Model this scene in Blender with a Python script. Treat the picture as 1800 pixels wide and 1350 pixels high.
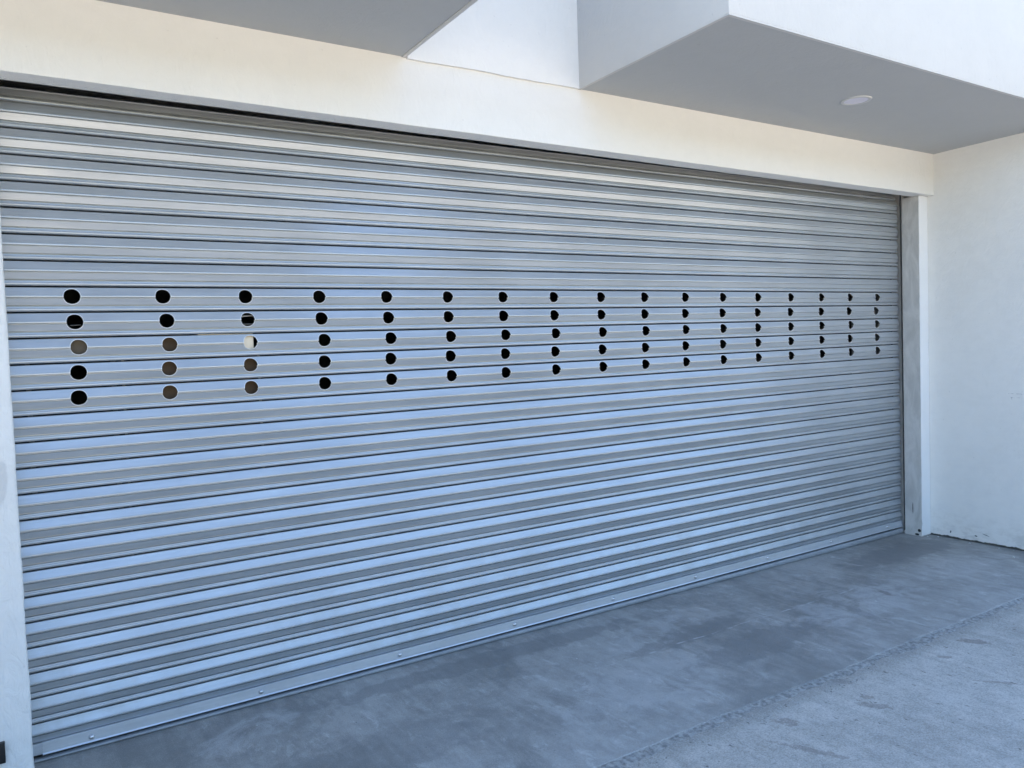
import bpy, bmesh, math, random
from mathutils import Matrix, Vector, noise
random.seed(7)
scn = bpy.context.scene
for o in list(bpy.data.objects): bpy.data.objects.remove(o)

# ------------------------------------------------------------------ camera, light, exposure
cam = bpy.data.cameras.new('camera'); camo = bpy.data.objects.new('camera', cam)
scn.collection.objects.link(camo); scn.camera = camo
cam.sensor_width = 36; cam.lens = 28.185; cam.clip_start = .05; cam.clip_end = 2000
_r = Vector((0.84003541, -0.54150011, -0.03343856)); _d = Vector((-0.05249615, -0.01978341, -0.99842515)); _f = Vector((0.53998579, 0.84046788, -0.04504544))
m = Matrix.Identity(4)
for i in range(3):
    m[i][0] = _r[i]; m[i][1] = -_d[i]; m[i][2] = -_f[i]
m[0][3], m[1][3], m[2][3] = -0.048, -3.7225, 1.705
camo.matrix_world = m

SUN_EL, SUN_AZ = 52.0, 8.0            # sun stands behind the building: azimuth in degrees from +Y towards +X
world = bpy.data.worlds.new('World'); scn.world = world; world.use_nodes = True
wn = world.node_tree.nodes; wl = world.node_tree.links
sky = wn.new('ShaderNodeTexSky'); sky.sky_type = 'NISHITA'; sky.sun_disc = False
sky.sun_elevation = math.radians(SUN_EL); sky.sun_rotation = math.radians(SUN_AZ)
sky.air_density = 1.0; sky.dust_density = 0.05; sky.ozone_density = 1.6; sky.altitude = 50
wl.new(sky.outputs[0], wn['Background'].inputs[0]); wn['Background'].inputs[1].default_value = 0.15
sun = bpy.data.lights.new('sun', 'SUN'); sun.energy = 5.0; sun.angle = math.radians(.5); sun.color = (1, .94, .85)
suno = bpy.data.objects.new('sun', sun); scn.collection.objects.link(suno)
_el, _az = math.radians(SUN_EL), math.radians(SUN_AZ)
sdir = Vector((math.sin(_az) * math.cos(_el), math.cos(_az) * math.cos(_el), math.sin(_el)))
suno.rotation_euler = sdir.to_track_quat('Z', 'Y').to_euler(); suno.location = (0, 20, 30)
scn.view_settings.view_transform = 'Standard'; scn.view_settings.look = 'None'
scn.view_settings.exposure = 2.06; scn.view_settings.gamma = 1.0; scn.view_settings.use_curve_mapping = False

# ------------------------------------------------------------------ measures (metres)
HL, HS, HF = 2.85, 3.1895, 3.207         # lintel underside, soffit at the wall, soffit at its front edge
XR, XB, XA, XJ = 6.5586, 2.8612, 1.7707, 6.4406
D, A, B = 1.138, .0572, .2453            # balcony depth, pillar set-back, shutter plane
PITCH, TILT = .10995, .0051

# ------------------------------------------------------------------ helpers
def link(o, parent=None):
    scn.collection.objects.link(o)
    if parent is not None: o.parent = parent
    return o
def tag(o, label=None, cat=None, group=None, kind=None):
    for k, v in (('label', label), ('category', cat), ('group', group), ('kind', kind)):
        if v: o[k] = v
    return o
def empty(name, loc=(0, 0, 0), rot=(0, 0, 0)):
    o = bpy.data.objects.new(name, None); o.location = loc; o.rotation_euler = rot; o.empty_display_size = .1
    return link(o)
def mesh_obj(name, bm, mat, parent=None, smooth=None):
    bmesh.ops.recalc_face_normals(bm, faces=bm.faces)
    me = bpy.data.meshes.new(name); bm.to_mesh(me); bm.free()
    if mat: me.materials.append(mat)
    if smooth is not None:
        me.shade_smooth(); me.set_sharp_from_angle(angle=math.radians(smooth))
    return link(bpy.data.objects.new(name, me), parent)
def hexa(bm, v):
    vs = [bm.verts.new(p) for p in v]
    for f in ((0, 3, 2, 1), (4, 5, 6, 7), (0, 1, 5, 4), (1, 2, 6, 5), (2, 3, 7, 6), (3, 0, 4, 7)):
        bm.faces.new([vs[i] for i in f])
    return vs
def box(bm, x0, x1, y0, y1, z0, z1):
    return hexa(bm, [(x0, y0, z0), (x1, y0, z0), (x1, y1, z0), (x0, y1, z0), (x0, y0, z1), (x1, y0, z1), (x1, y1, z1), (x0, y1, z1)])
def bevel(bm, w, seg=2):
    bmesh.ops.bevel(bm, geom=list(bm.edges), offset=w, segments=seg, affect='EDGES', profile=.6)
def bbox_obj(name, dims, mat, parent=None, bev=0):
    bm = bmesh.new(); box(bm, *dims)
    if bev: bevel(bm, bev)
    return mesh_obj(name, bm, mat, parent, 40 if bev else None)
def nz(*p): return noise.noise(Vector(p))

class NT:
    """small node-tree builder"""
    def __init__(s, name):
        s.m = bpy.data.materials.new(name); s.m.use_nodes = True
        s.n = s.m.node_tree.nodes; s.l = s.m.node_tree.links; s.b = s.n['Principled BSDF']
        s.pos = s.n.new('ShaderNodeNewGeometry').outputs['Position']
    def put(s, inp, v):
        if hasattr(v, 'is_linked') or hasattr(v, 'links'): s.l.new(v, inp)
        else: inp.default_value = v
    def math(s, op, a, b=0.0, c=None, clamp=False):
        q = s.n.new('ShaderNodeMath'); q.operation = op; q.use_clamp = clamp
        s.put(q.inputs[0], a); s.put(q.inputs[1], b)
        if c is not None: s.put(q.inputs[2], c)
        return q.outputs[0]
    def scale(s, vec, sc, rot=(0, 0, 0), loc=(0, 0, 0)):
        q = s.n.new('ShaderNodeMapping'); s.l.new(vec, q.inputs[0])
        q.inputs['Scale'].default_value = sc; q.inputs['Rotation'].default_value = rot; q.inputs['Location'].default_value = loc
        return q.outputs[0]
    def noise(s, vec, scale, detail=4, rough=.55, dist=0):
        q = s.n.new('ShaderNodeTexNoise'); s.l.new(vec, q.inputs['Vector'])
        q.inputs['Scale'].default_value = scale; q.inputs['Detail'].default_value = detail
        q.inputs['Roughness'].default_value = rough; q.inputs['Distortion'].default_value = dist
        return q.outputs['Fac']
    def ramp(s, fac, *stops):
        q = s.n.new('ShaderNodeMapRange'); q.interpolation_type = 'SMOOTHSTEP'
        s.put(q.inputs[0], fac); (a, c), (b, d) = stops
        for i, v in zip((1, 2, 3, 4), (a, b, c, d)): q.inputs[i].default_value = v
        return q.outputs[0]
    def mix(s, fac, a, b):
        q = s.n.new('ShaderNodeMix'); q.data_type = 'RGBA'
        s.put(q.inputs[0], fac); s.put(q.inputs[6], a if not isinstance(a, tuple) else (*a, 1)); s.put(q.inputs[7], b if not isinstance(b, tuple) else (*b, 1))
        return q.outputs[2]
    def xyz(s, vec=None):
        q = s.n.new('ShaderNodeSeparateXYZ'); s.l.new(vec or s.pos, q.inputs[0]); return q.outputs
    def bump(s, h, strength, dist, prev=None):
        q = s.n.new('ShaderNodeBump'); s.l.new(h, q.inputs['Height']); q.inputs['Strength'].default_value = strength; q.inputs['Distance'].default_value = dist
        if prev is not None: s.l.new(prev, q.inputs['Normal'])
        return q.outputs[0]
    def spot(s, c, axes, ang, size, ragged=.5, nscale=25):
        """ragged elliptic stain: c = centre (two coords on the named axes), size = half sizes"""
        o = s.xyz(); a, b = o[axes[0]], o[axes[1]]
        dx, dy = s.math('SUBTRACT', a, c[0]), s.math('SUBTRACT', b, c[1])
        ca, sa = math.cos(ang), math.sin(ang)
        u = s.math('DIVIDE', s.math('ADD', s.math('MULTIPLY', dx, ca), s.math('MULTIPLY', dy, sa)), size[0])
        v = s.math('DIVIDE', s.math('SUBTRACT', s.math('MULTIPLY', dy, ca), s.math('MULTIPLY', dx, sa)), size[1])
        r = s.math('SQRT', s.math('ADD', s.math('MULTIPLY', u, u), s.math('MULTIPLY', v, v)))
        n = s.noise(s.pos, nscale, 3)
        r = s.math('ADD', r, s.math('MULTIPLY', s.math('SUBTRACT', n, .5), ragged * 2))
        return s.ramp(r, (.75, 1.0), (1.1, 0.0))
    def out(s, col=None, rough=None, metal=0, spec=None, normal=None):
        if col is not None: s.put(s.b.inputs['Base Color'], col if not isinstance(col, tuple) else (*col, 1))
        if rough is not None: s.put(s.b.inputs['Roughness'], rough)
        s.put(s.b.inputs['Metallic'], metal)
        if spec is not None: s.b.inputs['Specular IOR Level'].default_value = spec
        if normal is not None: s.l.new(normal, s.b.inputs['Normal'])
        return s.m

# ------------------------------------------------------------------ materials
def mat_plaster(name, base, dirt=.06, trowel=.35, extra=None, deep=.012):
    t = NT(name)
    n1 = t.noise(t.pos, 1.3, 5, .6, .4); n2 = t.noise(t.scale(t.pos, (1, 1, 1.7)), 9, 6, .65)
    f = t.math('ADD', t.math('MULTIPLY', n1, .6), t.math('MULTIPLY', n2, .4))
    dark = tuple(c * (1 - dirt * 1.6) for c in base); lite = tuple(min(.86, c * (1 + dirt * .5)) for c in base)
    col = t.mix(t.ramp(f, (.32, 0), (.68, 1)), dark, lite)
    sp = t.ramp(t.noise(t.pos, 38, 2, .4), (.735, 0), (.78, .35))
    col = t.mix(sp, col, tuple(c * .72 for c in base))
    if extra: col = extra(t, col)
    h1 = t.noise(t.scale(t.pos, (1, 1, .6)), 14, 4, .6, 1.6); h2 = t.noise(t.pos, 130, 4, .7)
    nb = t.bump(h1, trowel, deep); nb = t.bump(h2, .25, .003, nb)
    return t.out(col, .72, 0, .3, nb)
WHITE = (.80, .785, .75)
M_wall = mat_plaster('white_plaster', WHITE, .02)
M_strip = mat_plaster('white_plaster_brightened', (.86, .855, .84), .02)  # wall plaster lightened: the jamb front's extra brightness is painted in
M_balcony = mat_plaster('balcony_plaster_dimmed', (.58, .573, .555), .02)  # wall white darkened in colour to tone down the brightly lit balcony front
def side_extra(t, col):
    x, y, z = t.xyz()
    # faint pencil marks and a few chips
    def bar(u, lo, hi):
        return t.math('MULTIPLY', t.math('GREATER_THAN', u, lo), t.math('LESS_THAN', u, hi))
    yy = t.math('ADD', y, t.math('MULTIPLY', t.math('SUBTRACT', t.noise(t.pos, 40, 2), .5), .006))
    zz = t.math('ADD', z, t.math('MULTIPLY', t.math('SUBTRACT', t.noise(t.pos, 30, 2), .5), .010))
    inside = bar(yy, -.80, -.575)
    ln = t.math('ADD', bar(zz, 1.219, 1.223), bar(zz, 1.187, 1.191))
    ln = t.math('ADD', ln, t.math('MULTIPLY', bar(zz, 1.165, 1.223), bar(t.math('SUBTRACT', yy, t.math('MULTIPLY', zz, .5)), -1.190, -1.186)))
    brk = t.ramp(t.noise(t.scale(t.pos, (1, 1, .3)), 60, 2), (.42, 0), (.56, 1))
    mk = t.math('MULTIPLY', t.math('MULTIPLY', inside, ln), t.math('MULTIPLY', brk, .45), clamp=True)
    col = t.mix(mk, col, (.22, .22, .25))
    low = t.math('MULTIPLY', t.ramp(z, (.30, 0), (.02, .45)), t.ramp(t.noise(t.scale(t.pos, (1, 1, 2)), 7, 5, .7), (.42, 0), (.7, 1)))
    col = t.mix(low, col, (.42, .40, .37))
    for c, s_ in (((-.115, .055), (.006, .011)), ((-.32, .055), (.012, .006)), ((-.40, .075), (.030, .0025))):
        col = t.mix(t.spot(c, (1, 2), .25, s_, .5, 60), col, (.10, .10, .105))
    return col
M_side = mat_plaster('white_plaster_side', WHITE, .035, extra=side_extra)
def pillar_extra(t, col):
    k = t.spot((-.058, 1.24), (0, 2), 1.5, (.10, .026), .6, 14)
    col = t.mix(t.math('MULTIPLY', k, .2), col, (.22, .21, .21))
    return t.mix(t.math('MULTIPLY', t.spot((-.137, .36), (0, 2), 1.5, (.26, .028), .4, 9), .7), col, (.12, .115, .12))
M_pillar = mat_plaster('white_plaster_pillar', WHITE, .04, .8, pillar_extra, .012)

M_soffit = mat_plaster('soffit_shade_grey', (.45, .46, .46), .02, .2)  # greyer than the walls: underside shade is put into the colour
def mat_concrete_reveal():
    t = NT('bare_render')
    n = t.noise(t.scale(t.pos, (1, 1.4, .5)), 7, 6, .65, .8)
    col = t.mix(t.ramp(n, (.3, 0), (.7, 1)), (.46, .45, .43), (.62, .605, .58))
    scr = t.ramp(t.noise(t.scale(t.pos, (1, 9, .8), (.5, 0, 0)), 6, 3, .5, .4), (.62, 0), (.74, .3))
    col = t.mix(scr, col, (.68, .67, .65))
    for c, s_ in (((.085, .047), (.016, .014)), ((.105, .012), (.02, .010)), ((.14, .235), (.004, .05))):
        col = t.mix(t.spot(c, (1, 2), 0, s_, .35, 40), col, (.035, .035, .035))
    nb = t.bump(t.noise(t.pos, 25, 6, .7), .5, .01)
    return t.out(col, .85, 0, .25, nb)
M_render = mat_concrete_reveal()
def mat_simple(name, col, rough, metal=0, var=.15, sc=12, bump=.1, bd=.004):
    t = NT(name); n = t.noise(t.pos, sc, 5, .6)
    c = t.mix(t.ramp(n, (.3, 0), (.7, 1)), tuple(x * (1 - var) for x in col), tuple(min(1, x * (1 + var)) for x in col))
    return t.out(c, rough, metal, None, t.bump(t.noise(t.pos, sc * 6, 3), bump, bd))
M_core = mat_simple('bare_concrete', (.10, .097, .09), .9, 0, .35, 30, .6, .01)
M_interior = mat_simple('interior_concrete', (.13, .125, .12), .9)
M_guide = mat_simple('guide_steel', (.035, .035, .036), .6, .3)
M_black = mat_simple('black_metal', (.012, .012, .013), .45)
M_seal = mat_simple('grey_rubber_seal', (.30, .315, .33), .38, 0, .12, 8)
M_card = mat_simple('brown_cardboard', (.125, .080, .045), .8)
M_card2 = mat_simple('grey_board', (.165, .13, .09), .8)
M_whitebox = mat_simple('white_box', (.88, .76, .58), .6, 0, .03)
M_rod = mat_simple('steel_tube', (.45, .42, .38), .45, .3)
M_trim = mat_simple('white_enamel', (.50, .505, .51), .35, 0, .02)
M_lens = mat_simple('opal_diffuser', (.66, .65, .76), .3, 0, .02)

def mat_shutter(name, base=(.465, .492, .515), rough=.36, metal=.54, dusty=.35):
    t = NT(name)
    long = t.noise(t.scale(t.pos, (.7, 1, 14)), 3, 4, .6, .3)      # streaks along the slat
    fine = t.noise(t.scale(t.pos, (1, 1, 18)), 22, 4, .65)
    bl = t.noise(t.pos, 2.2, 4, .6)
    f = t.math('ADD', t.math('MULTIPLY', long, .45), t.math('ADD', t.math('MULTIPLY', fine, .2), t.math('MULTIPLY', bl, .35)))
    col = t.mix(t.ramp(f, (.35, 0), (.65, 1)), tuple(c * .90 for c in base), tuple(c * 1.07 for c in base))
    x, y, z = t.xyz()
    dust = t.math('MULTIPLY', t.ramp(z, (.9, 0), (.05, dusty)), t.ramp(t.noise(t.scale(t.pos, (1, 1, .4)), 6, 5, .7), (.4, 0), (.7, 1)))
    col = t.mix(dust, col, (.38, .37, .35))
    rg = t.math('ADD', rough, t.math('MULTIPLY', t.math('SUBTRACT', bl, .5), .10))
    rg = t.math('ADD', rg, t.math('MULTIPLY', dust, .3))
    return t.out(col, rg, metal, .5)
M_slat = mat_shutter('galvanised_slat')
M_bar = mat_shutter('shutter_bar', (.60, .625, .66), .38, .55, .10)

M_bolt = mat_simple('zinc_bolt', (.62, .62, .63), .28, 1.0, .05)
def mat_inner():
    t = NT('trowelled_concrete'); x, y, z = t.xyz()
    big = t.noise(t.pos, 1.1, 5, .62, .7)
    sw = t.noise(t.scale(t.pos, (1.0, .8, 1), (0, 0, .3)), 5.0, 7, .72, 1.3); md = t.noise(t.pos, 15, 6, .72, .4)
    st = t.noise(t.scale(t.pos, (5.5, .75, 1), (0, 0, -.12)), 2.6, 5, .7, .5)
    fine = t.noise(t.pos, 60, 4, .7)
    f = t.math('ADD', t.math('MULTIPLY', big, .40), t.math('ADD', t.math('MULTIPLY', sw, .20), t.math('ADD', t.math('MULTIPLY', st, .20), t.math('ADD', t.math('MULTIPLY', md, .15), t.math('MULTIPLY', fine, .05)))))
    col = t.mix(t.ramp(f, (.40, 0), (.62, 1)), (.205, .203, .190), (.405, .395, .37))
    sf = t.math('MULTIPLY', t.ramp(t.noise(t.scale(t.pos, (3.2, 1.3, 1), (0, 0, .25)), 4.2, 9, .78, .5), (.53, 0), (.66, .55)), t.ramp(big, (.42, .15), (.58, 1)))
    col = t.mix(sf, col, (.58, .575, .555))
    # pale cement blooms and dark bands; near door and wall dirt plus painted-in shade
    for c, a, s_, k in (((4.55, -.62), .1, (.62, .26), .45), ((5.9, -.55), 0, (.5, .2), .4), ((.85, -.02), .4, (.33, .12), .45), ((3.05, -.22), .3, (.4, .10), .35), ((2.6, -.75), .0, (.6, .25), .25)):
        col = t.mix(t.math('MULTIPLY', t.spot(c, (0, 1), a, s_, .75, 5), t.math('MULTIPLY', t.ramp(sw, (.35, 0), (.62, 1)), k)), col, (.50, .50, .495))
    for c, a, s_, k in (((3.50, -.72), 0.05, (.50, .15), .45), ((3.3, -.38), .1, (.5, .10), .4), ((5.9, -.12), 0, (.75, .17), .5), ((2.2, .02), 0, (1.1, .10), .45), ((4.35, -.80), 1.35, (.16, .05), .3), ((1.2, -.6), .2, (.6, .2), .35)):
        col = t.mix(t.math('MULTIPLY', t.spot(c, (0, 1), a, s_, .8, 9), k), col, (.16, .163, .16))
    col = t.mix(t.math('MULTIPLY', t.spot((4.83, -.62), (0, 1), 1.2, (.06, .025), .8, 30), .45), col, (.11, .085, .07))
    # trowel scratch parallel to the door
    yy = t.math('ADD', y, t.math('MULTIPLY', t.math('SUBTRACT', t.noise(t.pos, 3, 2), .5), .05))
    l1 = t.math('MULTIPLY', t.math('MULTIPLY', t.math('LESS_THAN', t.math('ABSOLUTE', t.math('ADD', yy, .445)), .006), t.ramp(t.noise(t.pos, 9, 3), (.45, 0), (.6, .6))), t.ramp(t.math('ABSOLUTE', t.math('SUBTRACT', x, 3.6)), (1.1, 1), (1.25, 0)))
    col = t.mix(l1, col, (.55, .55, .55))
    pit = t.ramp(t.noise(t.pos, 70, 2, .4), (.74, 0), (.77, .8))
    col = t.mix(pit, col, (.06, .06, .06))
    g = t.noise(t.pos, 190, 3, .7); col = t.mix(t.ramp(g, (.36, .35), (.5, 0)), col, (.13, .13, .125)); col = t.mix(t.ramp(g, (.55, 0), (.68, .3)), col, (.62, .61, .59))
    rg = t.ramp(f, (.38, .50), (.66, .78))
    nb = t.bump(sw, .25, .012); nb = t.bump(st, .18, .006, nb); nb = t.bump(fine, .25, .003, nb)
    return t.out(col, rg, 0, .4, nb)
M_rim_halo = mat_simple('cut_edge_halo', (.72, .72, .71), .5, .3, .1, 60)  # pale ring round each hole: cut metal plus a painted bright halo
M_inner = mat_inner()
def mat_outer():
    t = NT('rough_concrete'); x, y, z = t.xyz()
    big = t.noise(t.pos, 1.4, 5, .62, .5)
    st = t.noise(t.scale(t.pos, (6, .9, 1), (0, 0, -.15)), 2.4, 5, .7, .4)
    fine = t.noise(t.pos, 85, 5, .75)
    mid = t.noise(t.pos, 16, 5, .7)
    f = t.math('ADD', t.math('MULTIPLY', big, .33), t.math('ADD', t.math('MULTIPLY', st, .25), t.math('ADD', t.math('MULTIPLY', fine, .22), t.math('MULTIPLY', mid, .2))))
    col = t.mix(t.ramp(f, (.38, 0), (.63, 1)), (.35, .33, .295), (.59, .555, .50))
    edge = t.math('MULTIPLY', t.ramp(t.math('ADD', y, t.math('MULTIPLY', t.math('SUBTRACT', mid, .5), .12)), (-1.37, 0), (-1.26, .6)), t.ramp(big, (.36, .35), (.6, 1)))
    col = t.mix(edge, col, (.23, .225, .205))
    for c, a, s_, k in (((4.44, -1.40), -.9, (.085, .035), .7), ((4.88, -1.60), -.75, (.10, .030), .75), ((4.86, -1.73), -.75, (.055, .022), .75), ((3.41, -1.28), -1.0, (.05, .03), .4),
                        ((3.30, -1.54), -.9, (.075, .028), .6), ((3.35, -1.46), -.9, (.03, .02), .5), ((2.85, -1.40), -1.1, (.06, .04), .55), ((2.72, -1.62), -1.1, (.17, .022), .5), ((4.1, -1.42), -.8, (.035, .018), .6), ((5.3, -1.45), -.6, (.09, .03), .5), ((4.0, -1.75), -.9, (.12, .015), .5)):
        col = t.mix(t.math('MULTIPLY', t.spot(c, (0, 1), a, s_, 1.0, 34), k * .7), col, (.135, .105, .085))
    spk = t.ramp(t.noise(t.scale(t.pos, (1.6, .7, 1)), 26, 2, .5), (.69, 0), (.74, .75))
    col = t.mix(spk, col, (.10, .095, .085))
    g = t.noise(t.pos, 150, 4, .75); col = t.mix(t.ramp(g, (.36, .5), (.5, 0)), col, (.17, .165, .15)); col = t.mix(t.ramp(g, (.55, 0), (.68, .45)), col, (.74, .72, .68))
    nb = t.bump(st, .35, .012); nb = t.bump(mid, .4, .010, nb); nb = t.bump(fine, .6, .006, nb)
    return t.out(col, .85, 0, .25, nb)
M_outer = mat_outer()
M_joint = mat_simple('crumbled_mortar', (.37, .362, .345), .95, 0, .38, 45, .9, .012)
M_street = mat_simple('pale_street', (.58, .495, .385), .9, 0, .12, .6)
M_crumb = mat_simple('plaster_chip', (.72, .71, .69), .8)

# ------------------------------------------------------------------ ground
def slab(name, x0, x1, y0, y1, zt, zb, mat, edge=None):
    """flat slab; its front edge (y0) can be ragged"""
    bm = bmesh.new()
    if edge is None:
        box(bm, x0, x1, y0, y1, zb, zt)
    else:
        n = int((x1 - x0) / .02); top = []; mid = []; bot = []
        for i in range(n + 1):
            x = x0 + (x1 - x0) * i / n
            e = edge(x)
            top.append(bm.verts.new((x, e + .006 + .012 * abs(nz(x * 9, 3, 0)) + .006 * nz(x * 37, 3, 6), zt)))
            mid.append(bm.verts.new((x, e, zt - .006 - .004 * nz(x * 14, 8, 1))))
            bot.append(bm.verts.new((x, e - .004, zb)))
        bk = [bm.verts.new((v.co.x, y1, zt)) for v in top]
        for i in range(n):
            bm.faces.new((top[i], top[i + 1], bk[i + 1], bk[i])); bm.faces.new((mid[i], mid[i + 1], top[i + 1], top[i])); bm.faces.new((bot[i], bot[i + 1], mid[i + 1], mid[i]))
    return tag(mesh_obj(name, bm, mat), kind='structure')
JY = lambda x: -1.205 + .004 * (x - 3.5) + .018 * nz(x * 1.3, 0, 0) + .008 * nz(x * 7, 1, 0) + .005 * nz(x * 30, 2, 0)
slab('forecourt_slab', -4, 9, -1.2, 6.4, 0, -.05, M_inner, JY)
slab('driveway', -30, 36, -5.2, -1.05, -.0095, -.10, M_outer)
bm = bmesh.new()
for (x0, x1, y0, y1) in ((-400, 400, -500, -5.0), (-400, -29.8, -5.0, 300), (35.8, 400, -5.0, 300), (-29.8, 35.8, 6.3, 300)):
    vs = [bm.verts.new(p) for p in ((x0, y0, -.03), (x1, y0, -.03), (x1, y1, -.03), (x0, y1, -.03))]; bm.faces.new(vs)
tag(mesh_obj('street', bm, M_street), kind='structure')
# added unseen planting behind the camera, to darken the lower slats' reflections
bm = bmesh.new(); rows = []
for i in range(241):
    x = -50 + 120 * i / 240; r = []
    for k, (yy, zz) in enumerate(((-24, -.02), (-23.9, 2.0), (-24, 4.2), (-24.4, 6.0), (-25.5, 7.0), (-27, 6.6), (-27.3, -.02))):
        r.append(bm.verts.new((x, yy + .5 * nz(x * .9, zz, 0) * (k > 0), zz + (.6 * nz(x * .35, k, 5) + .3 * nz(x * 1.9, k, 2)) * (0 < k < 6))))
    rows.append(r)
for i in range(240):
    for k in range(6): bm.faces.new((rows[i][k], rows[i + 1][k], rows[i + 1][k + 1], rows[i][k + 1]))
M_leaf = mat_simple('added_hedge_leaves', (.06, .085, .035), .8, 0, .5, 5, 1.0, .1)
tag(mesh_obj('added_hedge', bm, M_leaf), 'tall green hedge across the street facing the shutter', 'added_hedge')
# crumbled fillet along the joint
bm = bmesh.new(); rows = []
NJ = 900
for i in range(NJ + 1):
    x = -1 + 9 * i / NJ; r = []
    w = .040 + .035 * nz(x * 2.3, 5, 0) + .012 * nz(x * 9, 5, 3)
    for k in range(7):
        u = k / 6; yy = JY(x) + .004 - u * w * 1.35
        hh = -.0015 - .008 * u ** .7 + (.25 + 1.1 * abs(nz(x * 1.7, 7, 7)) * 2) * (.004 * nz(x * 19, yy * 34, 4) + .003 * nz(x * 52, yy * 80, 2) + .002 * nz(x * 110, yy * 120, 1)) - (.006 if k == 6 else 0)
        if k == 0: hh = min(hh, -.003)
        r.append(bm.verts.new((x, yy, hh)))
    rows.append(r)
for i in range(NJ):
    for k in range(6): bm.faces.new((rows[i][k], rows[i + 1][k], rows[i + 1][k + 1], rows[i][k + 1]))
tag(mesh_obj('slab_joint', bm, M_joint, None, 60), kind='structure')
# loose crumbs along the joint: uncountable
bm = bmesh.new()
def crumb(bm, p, r):
    ret = bmesh.ops.create_icosphere(bm, subdivisions=1, radius=r)
    sc = Vector((random.uniform(.7, 1.3), random.uniform(.7, 1.3), random.uniform(.4, .8)))
    for v in ret['verts']:
        v.co = Vector((v.co.x * sc.x, v.co.y * sc.y, v.co.z * sc.z)) * random.uniform(.8, 1.2) + Vector(p)
for i in range(420):
    x = random.uniform(1.2, 7.5); u = random.random() ** 1.5
    crumb(bm, (x, JY(x) - .01 - u * .12, -.008 + .004 * (1 - u)), random.choice((.0015, .002, .003, .004)))
tag(mesh_obj('crumbs', bm, M_joint), 'fine mortar crumbs scattered along the joint between the slabs', None, None, 'stuff')

# ------------------------------------------------------------------ building
bld = tag(empty('garage_building', (3.2, .06, 0)), 'white plastered building front with two overhanging balconies around the roller shutter', 'building')
PAR = bld
def part(o):
    o.parent = PAR; o.matrix_parent_inverse = Matrix.Translation(-Vector(PAR.location)); return o
bm = bmesh.new()
n = 160
def wavy_bar(bm, x0, x1, y0, y1, z0, z1, n, f):
    rows = []
    for i in range(n + 1):
        x = x0 + (x1 - x0) * i / n; a, b = f(x)
        rows.append([bm.verts.new(p) for p in ((x, y0 + a, z0 + b), (x, y0 + a * .3, z1), (x, y1, z1), (x, y1, z0 + b))])
    for i in range(n):
        for k in range(4): bm.faces.new((rows[i][k], rows[i][(k + 1) % 4], rows[i + 1][(k + 1) % 4], rows[i + 1][k]))
    bm.faces.new(rows[0]); bm.faces.new(list(reversed(rows[-1])))
wavy_bar(bm, -4, XR + .001, 0, .122, HL, 3.193, n, lambda x: (.0015 * nz(x * 3, 0, 0), .0018 * nz(x * 2.5, 4, 0) + .0012 * nz(x * 14, 6, 0)))
lintel = part(mesh_obj('lintel', bm, M_wall))
bv = lintel.modifiers.new('bevel', 'BEVEL'); bv.width = .004; bv.segments = 2; bv.limit_method = 'ANGLE'; bv.angle_limit = math.radians(50)
# wall between the balconies, its lower edge a wavy crack over the lintel
bm = bmesh.new()
def crk(x):
    return (0, .004 * nz(x * 3, 1, 2) + .0025 * nz(x * 13, 2, 2) - .012 + .004 * (x - 2.3))
wavy_bar(bm, XA + .004, XB + .004, -.017, .003, 3.193, 6.75, 90, crk)
part(mesh_obj('upper_wall', bm, M_wall))
part(bbox_obj('upper_storey', (-22, 28, .0035, 6.6, 3.194, 6.8), M_wall))
def balcony(x0, x1, edge_sides):
    bm = bmesh.new()
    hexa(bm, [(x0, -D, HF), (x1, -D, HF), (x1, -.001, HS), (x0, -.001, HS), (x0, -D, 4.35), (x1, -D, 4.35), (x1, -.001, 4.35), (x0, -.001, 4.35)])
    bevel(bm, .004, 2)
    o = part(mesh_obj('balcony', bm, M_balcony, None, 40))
    bm = bmesh.new()     # narrow plaster drip edge along the free sides of the soffit
    w, t = .022, .007
    k = (HF - HS) / D
    zs = lambda y: HS - k * y
    hexa(bm, [(x0 + .003, -D + .002, zs(-D) - t), (x1 - .003, -D + .002, zs(-D) - t), (x1 - .003, -D + w, zs(-D) - t), (x0 + .003, -D + w, zs(-D) - t),
              (x0 + .003, -D + .002, zs(-D) + .01), (x1 - .003, -D + .002, zs(-D) + .01), (x1 - .003, -D + w, zs(-D) + .01), (x0 + .003, -D + w, zs(-D) + .01)])
    for s in edge_sides:
        xa, xb = (x0 + .002, x0 + w) if s < 0 else (x1 - w, x1 - .002)
        hexa(bm, [(xa, -D + w + .001, zs(-D) - t + .001), (xb, -D + w + .001, zs(-D) - t + .001), (xb, -.002, zs(0) - t), (xa, -.002, zs(0) - t),
                  (xa, -D + w + .001, zs(-D) + .01), (xb, -D + w + .001, zs(-D) + .01), (xb, -.002, zs(0) + .01), (xa, -.002, zs(0) + .01)])
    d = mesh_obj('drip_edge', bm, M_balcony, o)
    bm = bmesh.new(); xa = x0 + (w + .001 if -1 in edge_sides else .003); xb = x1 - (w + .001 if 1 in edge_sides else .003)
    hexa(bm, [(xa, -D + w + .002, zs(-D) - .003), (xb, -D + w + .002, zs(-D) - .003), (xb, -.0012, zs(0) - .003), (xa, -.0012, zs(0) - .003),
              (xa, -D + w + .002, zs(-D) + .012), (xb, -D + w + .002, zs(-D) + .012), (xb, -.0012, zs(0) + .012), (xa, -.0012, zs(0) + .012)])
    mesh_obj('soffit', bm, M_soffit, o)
    return o
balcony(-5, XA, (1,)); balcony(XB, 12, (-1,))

def shear_panel(name, pts_fn, mat, n, axis):
    pass
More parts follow.
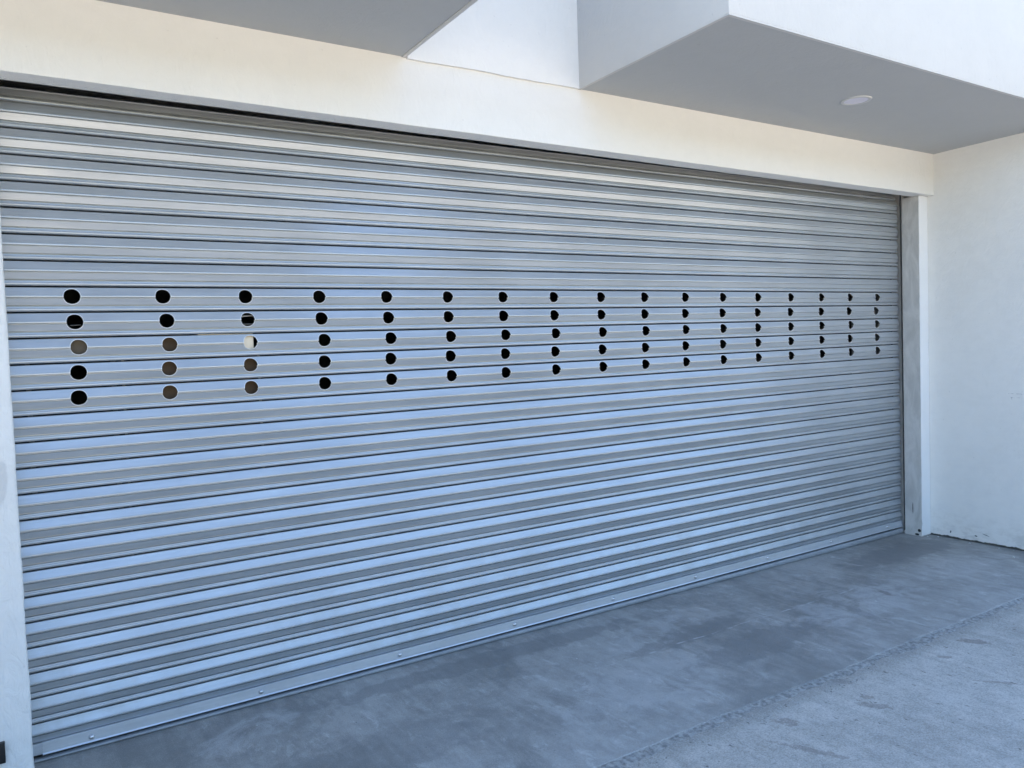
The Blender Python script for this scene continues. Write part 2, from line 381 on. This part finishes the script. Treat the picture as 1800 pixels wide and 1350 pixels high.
# left pillar: plaster with hand-worked, slightly wavering corner
bm = bmesh.new(); nz_rows = 120; rows = []
for i in range(nz_rows + 1):
    z = HL * i / nz_rows
    e = .003 * nz(z * 4, 0, 9) + .0015 * nz(z * 20, 3, 9) - (.006 * max(0, nz(z * 9, 7, 7) - .35))
    rows.append([bm.verts.new(p) for p in ((-4, A, z), (-.5, A, z), (-.2, A + .002 * nz(z * 6, 0, 1), z), (-.10, A + .002 * nz(z * 7, 0, 2), z), (-.016 + e, A, z), (-.005 + e, A + .004, z), (e, A + .014, z), (e, A + .17, z), (-.02, .6, z), (-4, .6, z))])
for i in range(nz_rows):
    for k in range(10): bm.faces.new((rows[i][k], rows[i][(k + 1) % 10], rows[i + 1][(k + 1) % 10], rows[i + 1][k]))
bm.faces.new(rows[0]); bm.faces.new(rows[-1])
part(mesh_obj('pillar', bm, M_pillar, None, 50))
# right jamb: bare render on the reveal, a white plaster skin on its narrow front
bm = bmesh.new(); box(bm, XJ, 7.2, A + .005, B - .035, -.02, HL - .001); box(bm, XJ + .022, 7.2, B - .034, B + .07, -.02, HL + .3); box(bm, XJ, 7.2, B + .071, .7, -.02, HL + .3)
part(mesh_obj('jamb', bm, M_render))
bm = bmesh.new(); rows = []
for i in range(141):
    z = .008 + (HL - .010) * i / 140
    e = XJ - .001 + .004 * nz(z * 5, 1, 5) + .002 * nz(z * 22, 2, 5) + (.018 * max(0, nz(z * 14, 3, 3) - .2) if z < .15 else 0)
    rows.append([bm.verts.new(p) for p in ((e + .002, A, z), (XR + .003, A - .001, z), (XR + .003, A + .006, z), (e, A + .0055, z))])
for i in range(140):
    for k in range(4): bm.faces.new((rows[i][k], rows[i][(k + 1) % 4], rows[i + 1][(k + 1) % 4], rows[i + 1][k]))
bm.faces.new(rows[0]); bm.faces.new(rows[-1])
part(mesh_obj('jamb_plaster', bm, M_strip))
# side wall: concrete core, plaster skin with a broken lower edge
part(bbox_obj('side_wall', (XR + .009, XR + .25, -1.1365, A + .02, -.02, HS - .004), M_core))
bm = bmesh.new(); lo, hi, lo2, hi2 = [], [], [], []
NS = 260
for i in range(NS + 1):
    y = A - .002 - (1.137 + A) * i / NS
    z = .016 + .010 * nz(y * 5, 1, 1) + .008 * nz(y * 17, 2, 1) + .005 * nz(y * 60, 3, 1) + .004 * max(0, -y)
    z = max(.002, z)
    zt = (HS - (HF - HS) / D * y) + .004 if y < -.0005 else HS
    lo.append(bm.verts.new((XR + .001 * nz(y * 4, .3, 2), y, z))); hi.append(bm.verts.new((XR, y, zt)))
    lo2.append(bm.verts.new((XR + .0085, y, z - .001))); hi2.append(bm.verts.new((XR + .0085, y, zt)))
for i in range(NS):
    bm.faces.new((lo[i], lo[i + 1], hi[i + 1], hi[i])); bm.faces.new((lo2[i], lo2[i + 1], lo[i + 1], lo[i])); bm.faces.new((hi[i], hi[i + 1], hi2[i + 1], hi2[i]))
    bm.faces.new((hi2[i], hi2[i + 1], lo2[i + 1], lo2[i]))
part(mesh_obj('side_plaster', bm, M_side))
part(bbox_obj('side_wall', (-1.55, -1.30, -1.1365, A - .001, -.02, HS - .004), M_wall))  # added wall out of view, dims the left soffit and lintel
# rooms behind the shutter (unlit)
bm = bmesh.new(); box(bm, -.6, -.4, .605, 6.4, .001, 3.19); box(bm, 7.205, 7.4, .1, 6.4, .001, 3.19); box(bm, -.399, 7.2, 6.2, 6.4, .001, 3.19)
box(bm, -22, -.605, .61, .8, .001, 3.19); box(bm, 7.41, 28, .1, .3, 0.001, 3.19)
part(mesh_obj('interior_wall', bm, M_interior))

# ------------------------------------------------------------------ roller shutter
SX0 = 1.0
sh = tag(empty('roller_shutter', (SX0, B, 0), (0, -TILT, 0)), 'closed silver roller shutter of ribbed metal slats with five rows of round holes', 'roller shutter')
XL, XE = -.09 - SX0, 6.4295 - SX0
# (distance below the slat's top line, projection towards the street)
S0, S1 = .0028, .1072                  # the interlock leaves an open joint of about 5 mm between slats
PROF = [(S0, -.0115), (.0036, .0004), (.0050, .0016), (.015, .0055), (.026, .0101), (.0366, .0145), (.0378, .0157), (.0400, .0165), (.0425, .0167), (.0450, .0165), (.0468, .0158),
        (.0482, .0060), (.0508, .0058), (.0521, .0144), (.060, .0116), (.070, .0081), (.0792, .0049), (.0803, -.0080), (.0848, -.0080), (.0858, .0042), (.0872, .0052), (.0905, .0058), (.0922, .0078), (.0945, .0094), (.0975, .0101),
        (.1005, .0097), (.1035, .0080), (.1056, .0052), (.1064, .0008), (S1, -.0115)]
def prof(s):
    for (a, pa), (b, pb) in zip(PROF, PROF[1:]):
        if a <= s <= b + 1e-9: return pa + (pb - pa) * (s - a) / (b - a)
    return PROF[-1][1]
HOLES = [[0.256, 0.261, 0.27, 0.263, 0.258], [0.622, 0.633, 0.64, 0.632, 0.629], [0.993, 0.998, 1.006, 1.0, 0.998], [1.36, 1.366, 1.376, 1.372, 1.368], [1.729, 1.735, 1.744, 1.738, 1.737], [2.098, 2.098, 2.108, 2.101, 2.103], [2.462, 2.461, 2.471, 2.464, 2.463], [2.826, 2.826, 2.832, 2.823, 2.825], [3.192, 3.191, 3.198, 3.191, 3.192], [3.559, 3.556, 3.562, 3.553, 3.551], [3.928, 3.923, 3.926, 3.919, 3.921], [4.295, 4.286, 4.292, 4.283, 4.287], [4.662, 4.653, 4.654, 4.652, 4.653], [5.03, 5.02, 5.022, 5.021, 5.02], [5.395, 5.388, 5.392, 5.389, 5.391], [5.76, 5.743, 5.763, 5.75, 5.76], [6.128, 6.107, 6.12, 6.115, 6.121]]
HS_C, HR = .0425, .0325
DENTS = {2: ((0.143, 0.052, 0.004, 0.05),), 6: ((0.575, 0.02, 0.002, 0.03),), 17: ((2.342, 0.029, 0.0025, 0.035),), 13: ((5.021, 0.025, 0.002, 0.04),), 12: ((0.168, 0.102, 0.002, 0.06),), 18: ((1.737, 0.007, 0.0018, 0.08),)}
Z0 = 2.807
def slat(n_, smax=S1, row=None, curve=None):
    bm = bmesh.new()
    xs = [XL]; cells = []
    if row is not None:
        for col in HOLES: cells.append((col[row] - SX0 - .045, col[row] - SX0 + .045, col[row] - SX0))
    def rect(x0, x1):
        k = max(1, round((x1 - x0) / (.025 if n_ in DENTS else .28)))
        for i in range(k):
            a, b = x0 + (x1 - x0) * i / k, x0 + (x1 - x0) * (i + 1) / k
            bm.faces.new([bm.verts.new(p) for p in ((a, 0, S0), (b, 0, S0), (b, 0, smax), (a, 0, smax))])
    x = XL
    for (a, b, c) in cells:
        rect(x, a)
        angs = sorted([2 * math.pi * i / 44 for i in range(44)] + [math.atan2(sy - HS_C, sx - c) % (2 * math.pi) for sx in (a, b) for sy in (S0, smax)])
        inn, mid_, outr = [], [], []
        wob = random.uniform(0, 9)
        for t in angs:
            r = HR * .995 * (abs(math.cos(t)) ** 2.12 + abs(math.sin(t)) ** 2.12) ** (-1 / 2.12) * (1 + .018 * nz(math.cos(t) * 1.5 + wob, math.sin(t) * 1.5, n_))
            ct, st = math.cos(t), math.sin(t)
            k = min(((b - c) / ct if ct > 1e-9 else (a - c) / ct if ct < -1e-9 else 1e9), ((smax - HS_C) / st if st > 1e-9 else (S0 - HS_C) / st if st < -1e-9 else 1e9))
            inn.append(bm.verts.new((c + r * ct, 0, HS_C + r * st))); mid_.append(bm.verts.new((c + (r + .003) * ct, 0, HS_C + (r + .003) * st))); outr.append(bm.verts.new((c + k * ct, 0, HS_C + k * st)))
        L = len(angs)
        for i in range(L):
            j = (i + 1) % L
            bm.faces.new((inn[i], inn[j], mid_[j], mid_[i])).material_index = 1
            bm.faces.new((mid_[i], mid_[j], outr[j], outr[i]))
        x = b
    rect(x, XE)
    for s, p in PROF[1:-1]:
        if s < smax - 1e-6:
            bmesh.ops.bisect_plane(bm, geom=list(bm.verts) + list(bm.edges) + list(bm.faces), plane_co=(0, 0, s), plane_no=(0, 0, 1))
    bmesh.ops.remove_doubles(bm, verts=bm.verts, dist=1e-5)
    sd = random.uniform(0, 100); amp = .0007
    tl = random.uniform(-.007, .007)
    for v in bm.verts:
        s = v.co.z; xx = v.co.x
        e = min(1, s / .02, max(0, (PITCH - s) / .02))
        end = math.exp(-(xx - XL - .09) / .10) + math.exp(-(XE - xx) / .05)
        p = prof(min(s, PITCH)) + e * (amp * nz(xx * 1.1 + sd, s * 12, 0) + amp * .6 * nz(xx * 3.7 + sd, s * 25, 3)) + tl * (s - .045) * e - .0015 * e * min(1, end) * math.sin(min(1, s / .085) * math.pi)
        for dx, ds, dd, dr in DENTS.get(n_, ()): p -= dd * math.exp(-((xx + SX0 - dx) / dr) ** 2 - ((s - ds) / .02) ** 2)
        yy, zz = -p, Z0 - PITCH * n_ - s
        if curve:
            zc = curve                       # above this local height the curtain rolls back on its drum
            if zz > zc:
                R = .098; th = (zz - zc) / R; rr = R + p
                yy, zz = R - rr * math.cos(th), zc + rr * math.sin(th)
        v.co = Vector((xx, yy, zz))
    o = mesh_obj('slat', bm, M_slat, sh)
    o.data.materials.append(M_rim_halo)
    # keep outward normals towards the street
    me = o.data
    if sum(p.normal.y * p.area for p in me.polygons) > 0: me.flip_normals()
    sm = o.modifiers.new('gauge', 'SOLIDIFY'); sm.thickness = .0011; sm.offset = -1
    return o
for k in range(-4, 25):
    row = k - 7 if 7 <= k <= 11 else None
    slat(k, S1 if k < 24 else .0875, row, 2.780 if k < 1 else None)
# bottom bar with bolts and a soft seal on the floor
bar_x0, bar_x1 = .035 - SX0, XE
bm = bmesh.new(); rows = []
sec = [(-.0135, .0855), (-.0150, .0845), (-.0185, .0440), (-.0190, .0400), (-.0225, .0350), (-.0215, .0325), (-.0050, .0330), (-.0040, .0860)]
NB = 60
for i in range(NB + 1):
    x = bar_x0 + (bar_x1 - bar_x0) * i / NB
    w = .0016 * nz(x * 1.3, 0, 6)
    rows.append([bm.verts.new((x, y + .0012 * nz(x * .9, z * 30, 2), z + w * (1 if z < .06 else .3))) for y, z in sec])
for i in range(NB):
    for k in range(8): bm.faces.new((rows[i][k], rows[i][(k + 1) % 8], rows[i + 1][(k + 1) % 8], rows[i + 1][k]))
bm.faces.new(rows[0]); bm.faces.new(rows[-1])
bar = mesh_obj('bottom_bar', bm, M_bar, sh, 25)
bm = bmesh.new(); box(bm, XL, bar_x0 - .0005, -.0165, -.004, .037, .0840)
mesh_obj('end_plate', bm, M_bar, sh)
bm = bmesh.new()
ret = bmesh.ops.create_uvsphere(bm, u_segments=14, v_segments=8, radius=.0120)
bmesh.ops.delete(bm, geom=[v for v in bm.verts if v.co.z < -.001], context='VERTS')
bmesh.ops.rotate(bm, verts=bm.verts, cent=(0, 0, 0), matrix=Matrix.Rotation(math.pi / 2, 3, 'X'))
for v in bm.verts: v.co.y *= 1.0
bolt0 = mesh_obj('bolt', bm, M_bolt, bar, 60)
for i, (bx, bz) in enumerate(((.2226, .0555), (.965, .0585), (1.7106, .062), (2.4514, .0635), (3.207, .061), (3.946, .0635), (4.6916, .065), (5.444, .062), (6.2101, .062))):
    o = bolt0 if i == 0 else link(bolt0.copy(), bar)
    o.location = (bx - SX0, -.0168, bz)
bm = bmesh.new(); rows = []
for i in range(121):
    x = XL + (XE - XL) * i / 120
    zb = .0012 - TILT * x                    # follows the level floor
    zt = .0180 + .003 * nz(x * 1.5, 1, 1); bl = .003 * nz(x * 1.1, 3, 3)
    c = []
    for k in range(9):
        t = math.pi * (k / 8) - math.pi / 2
        c.append((-.013 + bl - .011 * math.cos(t), (zb + zt) / 2 + (zt - zb) / 2 * math.sin(t)))
    c.append((.005, zt)); c.append((.005, zb))
    rows.append([bm.verts.new((x, y, z)) for y, z in c])
for i in range(120):
    for k in range(11): bm.faces.new((rows[i][k], rows[i][(k + 1) % 11], rows[i + 1][(k + 1) % 11], rows[i + 1][k]))
bm.faces.new(rows[0]); bm.faces.new(rows[-1])
mesh_obj('rubber_seal', bm, M_seal, sh, 45)
for xa, xb in ((XE + .004, XE + .0055 + .016), (XL - .03, XL - .004)):
    bm = bmesh.new(); box(bm, xa, xb, -.0335, -.030, .002, 3.05); box(bm, xa, xb, .060, .064, .002, 3.05)
    mesh_obj('guide_rail', bm, M_guide, sh)

# ------------------------------------------------------------------ recessed downlight in the right soffit
lx, ly = 4.612, -.604; lz = HS + (HF - HS) / D * .604 - .003
dl = tag(empty('downlight', (lx, ly, lz)), 'round white recessed downlight, switched off, in the right balcony soffit', 'ceiling light')
def ring(r0, r1, z0, z1, n=40):
    bm = bmesh.new(); R = []
    for i in range(n):
        t = 2 * math.pi * i / n; c, s = math.cos(t), math.sin(t)
        R.append([bm.verts.new(p) for p in ((r1 * c, r1 * s, z0), ((r1 - .004) * c, (r1 - .004) * s, z1), ((r0 + .003) * c, (r0 + .003) * s, z1), (r0 * c, r0 * s, z0))])
    for i in range(n):
        for k in range(3): bm.faces.new((R[i][k], R[i][k + 1], R[(i + 1) % n][k + 1], R[(i + 1) % n][k]))
    return bm
mesh_obj('trim_ring', ring(.070, .094, .001, -.006), M_trim, dl, 50)
bm = bmesh.new()
vs = [bm.verts.new((.076 * math.cos(2 * math.pi * i / 40), .076 * math.sin(2 * math.pi * i / 40), -.0035)) for i in range(40)]
cv = bm.verts.new((0, 0, -.005))
for i in range(40): bm.faces.new((vs[i], vs[(i + 1) % 40], cv))
mesh_obj('diffuser', bm, M_lens, dl, 60)

# ------------------------------------------------------------------ small things
bm = bmesh.new(); box(bm, -.26, -.096, A - .022, A + .001, .116, .199); bevel(bm, .003, 2)
lt = mesh_obj('door_latch', bm, M_black, None, 40)
bm = bmesh.new(); box(bm, -.24, -.135, A - .034, A - .0225, .14, .175); bevel(bm, .003, 2)
mesh_obj('bolt_housing', bm, M_black, lt, 40)
tag(lt, 'small black metal latch fixed low on the white left pillar', 'latch')

# things stored close behind the shutter, glimpsed through its holes
un = tag(empty('shelf_rack', (.6, .30, 0)), 'dim storage rack seen through the left holes of the shutter', 'rack')
def rp(name, dims, mat):
    o = bbox_obj(name, dims, mat); o.parent = un; o.matrix_parent_inverse = Matrix.Translation(-Vector(un.location)); return o
rp('shelf', (.06, 1.05, .272, .60, 1.712, 1.726), M_card)
rp('shelf', (.06, 1.05, .272, .60, .50, .515), M_card)
for px, py in ((.065, .575), (1.025, .575), (.42, .575)): rp('post', (px, px + .02, py, py + .02, .001, 1.711), M_rod)
for px in (.43, 1.038): rp('post', (px, px + .010, .274, .284, .001, 1.711), M_rod)
def stored(name, dims, mat, label, cat):
    o = bbox_obj(name, dims, mat, None, .002); return tag(o, label, cat)
stored('cardboard_box', (.47, 1.034, .288, .58, .5155, 1.711), M_card, 'brown cardboard box glimpsed through the lower holes of the second and third columns', 'box')
stored('small_carton', (.50, .735, .286, .50, 1.7265, 1.818), M_card, 'dark brown carton glimpsed through the middle hole of the second column', 'box')
stored('white_box', (.76, 1.0175, .2585, .50, 1.7265, 1.818), M_whitebox, 'white box glimpsed through the middle hole of the third column', 'box')
stored('grey_carton', (.12, .40, .276, .55, 1.7265, 1.818), M_card2, 'grey brown carton glimpsed through the middle hole of the first column', 'box')
def tube(name, a, b, r, mat, parent=None):
    a, b = Vector(a), Vector(b); bm = bmesh.new()
    bmesh.ops.create_cone(bm, cap_ends=True, segments=10, radius1=r, radius2=r, depth=(b - a).length)
    q = (b - a).to_track_quat('Z', 'Y').to_matrix().to_4x4(); q.translation = (a + b) / 2
    bm.transform(q); return mesh_obj(name, bm, mat, parent, 40)
for a, b, r, lb in (((.80, .262, 1.8635), (1.06, .262, 1.8635), .0013, 'thin level rod low in the second hole of the third column'),
                    ((.80, .266, 1.888), (1.06, .262, 1.908), .003, 'thicker slanting rod high in the second hole of the third column'),
                    ((.235, .262, 1.8665), (.275, .262, 1.8685), .0010, 'short thin rod in the second hole of the first column')):
    tag(tube('curtain_rod', a, b, r, M_rod), lb, 'rod', 'rods behind the shutter')
# pale chips of plaster on the concrete
for (x, y, r) in ((4.62, -.69, .005), (6.32, -.72, .007), (2.53, -.27, .0045), (.88, .0, .004), (6.47, .03, .006), (6.52, -.03, .008), (6.50, -.30, .006), (6.515, -.52, .005), (6.53, -.62, .004)):
    bm = bmesh.new(); crumb(bm, (0, 0, 0), r)
    o = mesh_obj('plaster_chip', bm, M_crumb); o.location = (x, y, r * .45)
    tag(o, 'tiny pale chip of plaster lying on the concrete slab', 'chip', 'plaster chips on the slab')
